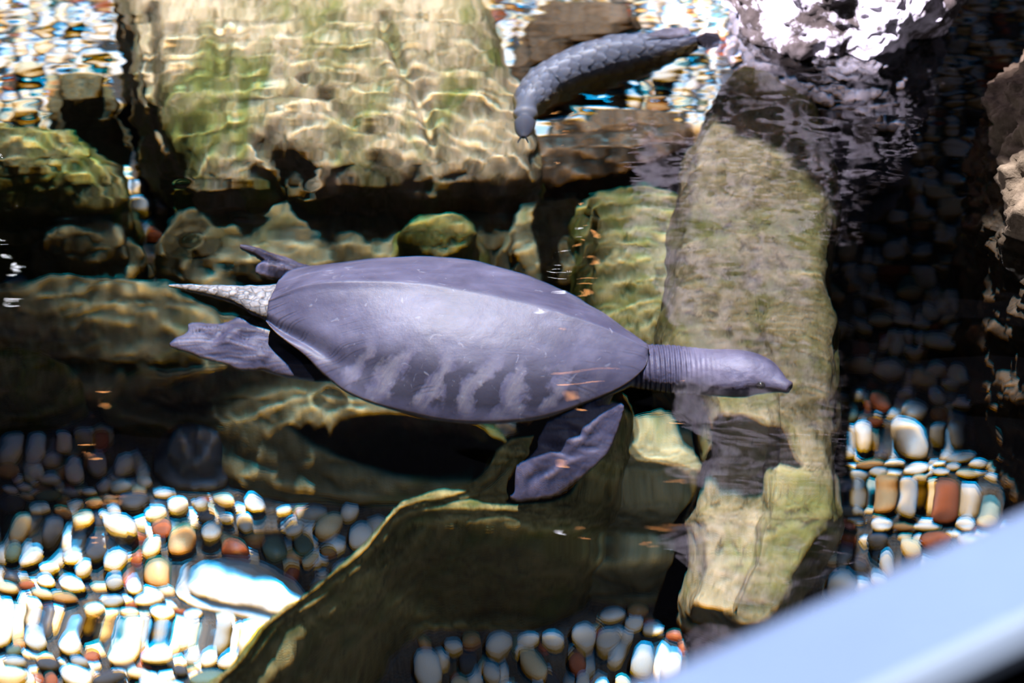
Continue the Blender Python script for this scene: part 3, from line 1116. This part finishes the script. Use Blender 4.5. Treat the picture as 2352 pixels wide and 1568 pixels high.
# near front flipper with its shoulder; the far front flipper mostly behind the shell
parts.append(flipper([(1262, 960, -0.134), (1285, 946, -0.128), (1305, 938, -0.125), (1330, 944, -0.128), (1365, 940, -0.126), (1400, 932, -0.123), (1432, 934, -0.124), (1430, 962, -0.135), (1418, 990, -0.145), (1402, 1025, -0.159), (1380, 1062, -0.173), (1352, 1092, -0.185),
                      (1320, 1112, -0.192), (1270, 1128, -0.198), (1225, 1135, -0.201), (1190, 1140, -0.203), (1170, 1130, -0.199), (1184, 1115, -0.193), (1182, 1085, -0.182), (1212, 1058, -0.171), (1232, 1030, -0.161), (1236, 1005, -0.151), (1248, 985, -0.143)],
                     (1315, 1030, -.161), 0.010, 0.0050,
                     [(1275, 1035, 40, 9, 35, -.007), (1300, 975, 45, 5, 20, .006), (1310, 985, 40, 6, 35, -.006), (1300, 1015, 26, 12, 20, .005), (1345, 1005, 60, 8, -45, .005), (1240, 1100, 50, 6, -20, -.004), (1290, 1090, 60, 8, -30, .004), (1360, 1030, 14, 7, 0, -.004), (1230, 1080, 60, 12, -35, .003)]))
K = interp_path([(1345, 970, -.150, .018, .007), (1365, 935, -.140, .021, .009), (1385, 895, -.136, .024, .012), (1390, 860, -.130, .026, .014)], 20)
parts.append(tube(P(K[:, 0], K[:, 1], K[:, 2]), K[:, 3], K[:, 4], up=(1, 0, 0.3)))
parts.append(flipper([(1330, 730, -.130), (1400, 740, -.130), (1440, 765, -.130), (1430, 790, -.135), (1360, 790, -.135), (1310, 760, -.13)], (1375, 762, -.132), 0.012, 0.006, N=60, R=10))

bmesh_data = voxel_union(parts, 0.0019)
bco = get_co(bmesh_data)
set_co(bmesh_data, bco - troot_loc)
bco = get_co(bmesh_data)
bno = get_no(bmesh_data)
q = bco * 1.0
bmesh_data.name = 'body'
tl = tp - troot_loc
order = np.argsort(tl[:, 0])
tx = tl[order, 0]
tailm = ((np.abs(bco[:, 1] - np.interp(bco[:, 0], tx, tl[order, 1])) < np.interp(bco[:, 0], tx, tail_r[order]) * 1.25 + 0.003)
         & (np.abs(bco[:, 2] - np.interp(bco[:, 0], tx, tl[order, 2])) < 0.03) & (bco[:, 0] < tl[0, 0] - 0.005)).astype(float)
neckp = P(np.array([1480, 1655]), np.array([846, 856]), np.array([-.09, -.075])) - troot_loc
neckm = np.clip((bco[:, 0] - neckp[0, 0] + 0.02) / 0.02, 0, 1) * np.clip((neckp[1, 0] - bco[:, 0]) / 0.04, 0, 1)
set_co(bmesh_data, bco + bno * (0.0006 * fbm(q * 90, 3) + 0.0005 * neckm * np.sin(bco[:, 0] * 1150))[:, None])
body = bpy.data.objects.new('body', bmesh_data)
COL.objects.link(body)
body.parent = turtle
for nm, dat in (('tail', tailm), ('neck', neckm)):
    at = bmesh_data.attributes.new(nm, 'FLOAT', 'POINT')
    at.data.foreach_set('value', dat.astype(np.float32))
tag(body, 'grey wrinkled skin of neck, head, flippers and scaly tail')


def skin_mat():
    m, nt, b = new_mat('grey_turtle_skin')
    v = coords(nt)
    base = ramp(nt, noise_node(nt, v, 26, 7, 0.6, 0.5), [(0.3, (0.036, 0.033, 0.064)), (0.52, (0.060, 0.055, 0.098)), (0.72, (0.098, 0.091, 0.145))])
    vor = nt.nodes.new('ShaderNodeTexVoronoi')
    vor.feature = 'DISTANCE_TO_EDGE'
    vor.inputs['Scale'].default_value = 120
    nt.links.new(coords(nt, (0.7, 1.2, 1.2)), vor.inputs['Vector'])
    sc = ramp(nt, vor.outputs['Distance'], [(0.0, (0.10, 0.095, 0.11)), (0.12, (0.27, 0.26, 0.28))])
    base = mix(nt, attr(nt, 'tail'), base, sc)
    nt.links.new(base, b.inputs['Base Color'])
    b.inputs['Roughness'].default_value = 0.55
    b.inputs['Specular IOR Level'].default_value = 0.3
    # folds of loose skin around the neck
    wv = nt.nodes.new('ShaderNodeTexWave')
    wv.bands_direction = 'X'
    wv.inputs['Scale'].default_value = 62
    wv.inputs['Distortion'].default_value = 2.5
    wv.inputs['Detail'].default_value = 2
    nt.links.new(coords(nt, (1, 0.15, 0.15)), wv.inputs['Vector'])
    mm = nt.nodes.new('ShaderNodeMath')
    mm.operation = 'MULTIPLY'
    nt.links.new(wv.outputs['Fac'], mm.inputs[0])
    nt.links.new(attr(nt, 'neck'), mm.inputs[1])
    ad = nt.nodes.new('ShaderNodeMath')
    ad.operation = 'ADD'
    nt.links.new(mm.outputs[0], ad.inputs[0])
    nt.links.new(noise_node(nt, v, 130, 5, 0.6), ad.inputs[1])
    bump(nt, b, ad.outputs[0], 0.9, 0.0015)
    return m


bmesh_data.materials.append(skin_mat())


def ball(name, c, r, mat, parent, loc, sub=3):
    bm = bmesh.new()
    bmesh.ops.create_icosphere(bm, subdivisions=sub, radius=r)
    v = np.array([a.co[:] for a in bm.verts]) + np.asarray(c)
    f = [tuple(a.index for a in q.verts) for q in bm.faces]
    bm.free()
    return mesh_obj(name, v, f, mat, parent=parent, loc=loc)


M['eye'] = plain('dark_eye', (0.01, 0.01, 0.012), 0.15, 0.6, 0.1, 30, 0)
for (u, v, z) in ((1748, 884, -.066), (1752, 836, -.064)):
    ball('eye', P(u, v, z), 0.0048, M['eye'], turtle, troot_loc)

# ---------------------------------------------------------------- fish
FK = interp_path([(1202, 316, -.034, .0035, .003), (1203, 308, -.036, .0095, .006), (1205, 292, -.040, .0128, .009), (1206, 274, -.045, .0135, .012), (1208, 256, -.051, .0128, .015), (1210, 243, -.056, .0128, .017), (1216, 234, -.062, .0215, .027), (1245, 200, -.074, .0265, .039),
                  (1300, 172, -.080, .0310, .049), (1370, 150, -.083, .0335, .054), (1430, 134, -.083, .0330, .053), (1490, 120, -.078, .0270, .043), (1545, 108, -.068, .0165, .028), (1585, 100, -.061, .0080, .020), (1600, 97, -.060, .0045, .018)], 260)
fp = P(FK[:, 0], FK[:, 1], FK[:, 2])
froot = np.array([fp[130, 0], fp[130, 1], fp[130, 2] - 0.05])
fish = empty('arowana', froot, 'long blue-grey fish with big scales, snout at the water surface', 'fish')
fv, ff = tube(fp, FK[:, 3], FK[:, 4], n=120)
fs = np.concatenate([[0], np.cumsum(np.linalg.norm(np.diff(fp, axis=0), axis=1))])
n_ = 120
S_, T_ = np.meshgrid(fs, np.linspace(0, 1, n_, endpoint=False), indexing='ij')
row = T_ * 16
SL = 0.021
ri = np.floor(row)
rf = row - ri - 0.5
best = np.full(S_.shape, -1.0)
for dr in (-1, 0, 1):                      # overlapping rounded scales in staggered rows
    k = ri + dr
    o_ = (k % 2) * 0.5
    cc = rf - dr
    x_ = S_ / SL - o_
    for dx in (0, 1):
        c0 = np.floor(x_) - dx
        lx_ = x_ - c0                        # 0 at the root of the scale, grows towards the tail
        edge = 1.15 - 0.55 * (cc / 0.62) ** 2
        ok = (lx_ < edge) & (np.abs(cc) < 0.75)
        best = np.maximum(best, np.where(ok, lx_ / 1.15, -1))
best = np.where(best < 0, 0, best)
bodym = np.clip((S_ - 0.075) / 0.02, 0, 1)
# gill cover edge just behind the head
op = -0.004 * np.exp(-((S_ - 0.048) / 0.006) ** 2) + 0.002 * np.exp(-((S_ - 0.060) / 0.008) ** 2)
fo = mesh_obj('body', fv, ff, parent=fish, loc=froot)
bm = bmesh.new()
bm.from_mesh(fo.data)
bmesh.ops.recalc_face_normals(bm, faces=bm.faces)
bm.to_mesh(fo.data)
bm.free()
no = get_no(fo.data)
set_co(fo.data, get_co(fo.data) + no * (0.0016 * best * bodym + op).ravel()[:, None])
headc = (1 - bodym) * (0.55 + 0.45 * np.exp(-(S_ / 0.010) ** 2) + 0.35 * np.exp(-((S_ - 0.058) / 0.006) ** 2))
for nm, dat in (('scale', best * bodym + headc), ('round', T_)):
    at = fo.data.attributes.new(nm, 'FLOAT', 'POINT')
    at.data.foreach_set('value', dat.ravel().astype(np.float32))


def fish_mat():
    m, nt, b = new_mat('scaled_fish_skin')
    v = coords(nt)
    back = ramp(nt, attr(nt, 'scale'), [(0.0, (0.13, 0.14, 0.20)), (0.75, (0.22, 0.24, 0.32)), (1.0, (0.36, 0.38, 0.48))])
    flank = ramp(nt, attr(nt, 'scale'), [(0.0, (0.26, 0.18, 0.05)), (1.0, (0.42, 0.31, 0.12))])
    side = ramp(nt, attr(nt, 'round'), [(0.0, (1, 1, 1)), (0.02, (1, 1, 1)), (0.08, (0, 0, 0)), (0.42, (0, 0, 0)), (0.48, (1, 1, 1)), (1.0, (1, 1, 1))])
    nt.links.new(mix(nt, side, back, flank), b.inputs['Base Color'])
    b.inputs['Roughness'].default_value = 0.42
    b.inputs['Specular IOR Level'].default_value = 0.4
    bump(nt, b, noise_node(nt, v, 120, 4, 0.5), 0.3, 0.001)
    return m


fo.data.materials.append(fish_mat())
M['fin'] = plain('brown_fin', (0.36, 0.19, 0.05), 0.5, 0.3, 0.35, 60, 0.001)
M['darkfin'] = plain('grey_fin', (0.24, 0.23, 0.30), 0.5, 0.3, 0.3, 60, 0.001)


def fin(name, outline, mat, label=None, t=0.0016):
    w = np.array([P(*p) for p in outline])
    n = len(w)
    nm = np.cross(w[n // 3] - w[0], w[2 * n // 3] - w[0])
    nm = nm / np.linalg.norm(nm) * t / 2
    v = np.vstack([w + nm, w - nm])
    f = [tuple(range(n)), tuple(range(2 * n - 1, n - 1, -1))] + [(i, n + i, n + (i + 1) % n, (i + 1) % n) for i in range(n)]
    o = mesh_obj(name, v, f, mat, parent=fish, loc=froot, smooth=False)
    if label:
        tag(o, label)


fin('pectoral_fin', [(1224, 250, -.100), (1262, 236, -.104), (1306, 222, -.108), (1356, 206, -.112), (1396, 198, -.114), (1390, 222, -.122), (1368, 228, -.124), (1332, 222, -.122), (1312, 236, -.124), (1278, 246, -.124), (1258, 260, -.122), (1232, 268, -.116)], M['fin'], 'brown pectoral fin')
fin('pectoral_fin', [(1215, 200, -.07), (1240, 165, -.075), (1275, 140, -.085), (1262, 175, -.085), (1235, 205, -.08)], M['darkfin'])
fin('dorsal_fin', [(1480, 82, -.030), (1525, 64, -.024), (1578, 62, -.028), (1590, 78, -.036), (1540, 86, -.038)], M['darkfin'])
fin('anal_fin', [(1460, 154, -.095), (1510, 152, -.105), (1580, 132, -.100), (1582, 116, -.085), (1510, 132, -.090)], M['fin'])
fin('tail_fin', [(1594, 88, -.045), (1622, 74, -.030), (1650, 76, -.040), (1656, 92, -.060), (1648, 108, -.078), (1622, 112, -.085), (1596, 104, -.075)], M['darkfin'])
for (u, v) in ((1190, 287), (1220, 286)):
    ball('eye', P(u, v, -.040), 0.0036, M['eye'], fish, froot)
for (a, b) in (((1197, 314, -.034), (1190, 328, -.030)), ((1207, 315, -.034), (1213, 328, -.030))):
    q0, q1 = P(*a), P(*b)
    v_, f_ = tube(np.linspace(q0, q1, 6), np.linspace(.0016, .0006, 6), np.linspace(.0016, .0006, 6), n=8)
    mesh_obj('barbel', v_, f_, M['darkfin'], parent=fish, loc=froot)

# ---------------------------------------------------------------- rail over the acrylic panel
RZ = 0.62
A1, A2 = P(1440, 1568, RZ), P(2352, 1160, RZ)
B1 = P(2190, 1511, RZ)
d = (A2 - A1) / np.linalg.norm(A2 - A1)
nrm = np.array([d[1], -d[0], 0])
wid = float((B1 - A1) @ nrm)
st, en = A1 - d * 0.5, A1 + d * 0.9
rail = empty('hand_rail', (float(A1[0]), float(A1[1]), 0.005), 'pale blue-white rail topping a clear panel at the pool edge', 'rail')
rl = np.array([A1[0], A1[1], 0.005])


def bar(name, prof, mat, s0=st, s1=en, label=None):
    """a profile of (across, height) swept along the rail line"""
    n = len(prof)
    v = [p + nrm * a + np.array([0, 0, h - RZ]) for p in (s0, s1) for a, h in prof]
    f = [(i, (i + 1) % n, n + (i + 1) % n, n + i) for i in range(n)] + [tuple(range(n))[::-1], tuple(range(n, 2 * n))]
    o = mesh_obj(name, v, f, mat, parent=rail, loc=rl, smooth=False)
    bm = bmesh.new()
    bm.from_mesh(o.data)
    bmesh.ops.recalc_face_normals(bm, faces=bm.faces)
    bm.to_mesh(o.data)
    bm.free()
    if label:
        tag(o, label)
    return o


M['rail'] = plain('pale_blue_rail', (0.46, 0.56, 0.80), 0.45, 0.3, 0.05, 8, 0)
M['edge'] = plain('white_edge', (0.80, 0.86, 0.95), 0.3, 0.5, 0.04, 8, 0)
M['gap'] = plain('dark_channel', (0.05, 0.055, 0.065), 0.6, 0.2, 0.1, 8, 0)
r_ = 0.006
prof = [(0, RZ - r_)] + [(r_ - r_ * math.cos(t), RZ - r_ + r_ * math.sin(t)) for t in np.linspace(0.3, 1.57, 5)] + [(wid - 0.005, RZ), (wid - 0.005, RZ - 0.022), (0, RZ - 0.022)]
bar('top', prof, M['rail'])
bar('edge_strip', [(wid - 0.005, RZ - 0.02), (wid - 0.005, RZ + 0.0012), (wid - 0.001, RZ + 0.0012), (wid, RZ - 0.001), (wid, RZ - 0.02)], M['edge'], label='bright white edge strip')
bar('channel', [(wid * 0.3, RZ - 0.022), (wid - 0.002, RZ - 0.022), (wid - 0.002, RZ - 0.034), (wid * 0.3, RZ - 0.034)], M['gap'], label='dark channel under the rail')


def glass_mat():
    m = bpy.data.materials.new('clear_panel')
    m.use_nodes = True
    nt = m.node_tree
    nt.nodes.remove(nt.nodes['Principled BSDF'])
    tr_ = nt.nodes.new('ShaderNodeBsdfTransparent')
    tr_.inputs[0].default_value = (0.93, 0.97, 0.97, 1)
    gl = nt.nodes.new('ShaderNodeBsdfGlossy')
    gl.inputs['Roughness'].default_value = 0.02
    fr = nt.nodes.new('ShaderNodeFresnel')
    fr.inputs[0].default_value = 1.45
    mx = nt.nodes.new('ShaderNodeMixShader')
    nt.links.new(fr.outputs[0], mx.inputs[0])
    nt.links.new(tr_.outputs[0], mx.inputs[1])
    nt.links.new(gl.outputs[0], mx.inputs[2])
    nt.links.new(mx.outputs[0], nt.nodes['Material Output'].inputs[0])
    return m


bar('panel', [(wid * 0.45, RZ - 0.034), (wid * 0.45 + 0.010, RZ - 0.034), (wid * 0.45 + 0.010, 0.005), (wid * 0.45, 0.005)], glass_mat(), label='clear acrylic panel')

# ---------------------------------------------------------------- warm lamps whose light glints on the ripples
def emit_mat(name, c, s):
    m = bpy.data.materials.new(name)
    m.use_nodes = True
    b = m.node_tree.nodes['Principled BSDF']
    b.inputs['Base Color'].default_value = (*c, 1)
    b.inputs['Emission Color'].default_value = (*c, 1)
    b.inputs['Emission Strength'].default_value = s
    m.cycles.emission_sampling = 'NONE'
    return m


M['warm'] = emit_mat('warm_bulb', (1.0, 0.42, 0.14), 26)
M['cool'] = emit_mat('cool_bulb', (0.9, 0.92, 1.0), 40)
M['cap'] = plain('black_lamp_metal', (0.02, 0.02, 0.02), 0.4, 0.4, 0.1, 20, 0)


def mirror_dir(u, v):
    """the point on the water behind a glint and the way its reflection leads"""
    w = P(u, v, 0.0)
    d_ = w - CAM
    d_ /= np.linalg.norm(d_)
    return w, d_ * np.array([1, 1, -1])


def lamp(u, v, height, r, mat, label, group):
    w, d_ = mirror_dir(u, v)
    c = w + d_ * (height / d_[2])
    root = empty('pendant_lamp_offscreen', c, label, 'lamp', group)
    b_ = ball('bulb', c, r, mat, root, c, 3)
    sv, sf = tube(np.array([c + [0, 0, r * 0.8], c + [0, 0, r * 1.6], c + [0, 0, r * 2.2]]), [r * 0.7, r * 0.6, r * 0.25], [r * 0.7, r * 0.6, r * 0.25], n=20, up=(0, 1, 0))
    mesh_obj('socket', sv, sf, M['cap'], parent=root, loc=c)
    cv_, cf_ = tube(np.array([c + [0, 0, r * 2], [c[0], c[1], height + 0.9]]), [0.004, 0.004], [0.004, 0.004], n=8, up=(0, 1, 0))
    mesh_obj('cord', cv_, cf_, M['cap'], parent=root, loc=c)


for (u, v) in ((1555, 862), (1572, 775), (1590, 965), (1345, 718), (1300, 540), (205, 1030), (210, 1152)):
    lamp(u, v, 2.6, 0.022, M['warm'], 'warm amber pendant bulb mirrored as an orange glint on the water', 'warm pendant bulbs over the pool')
for (u, v) in ((1262, 655), (1645, 1065), (15, 630)):
    lamp(u, v, 2.6, 0.018, M['cool'], 'cool white pendant bulb mirrored as a white glint on the water', 'cool pendant bulbs over the pool')

# everything but the water receives light refracted by it
for o in S.objects:
    if o.type == 'MESH' and o is not water:
        o.cycles.is_caustics_receiver = True
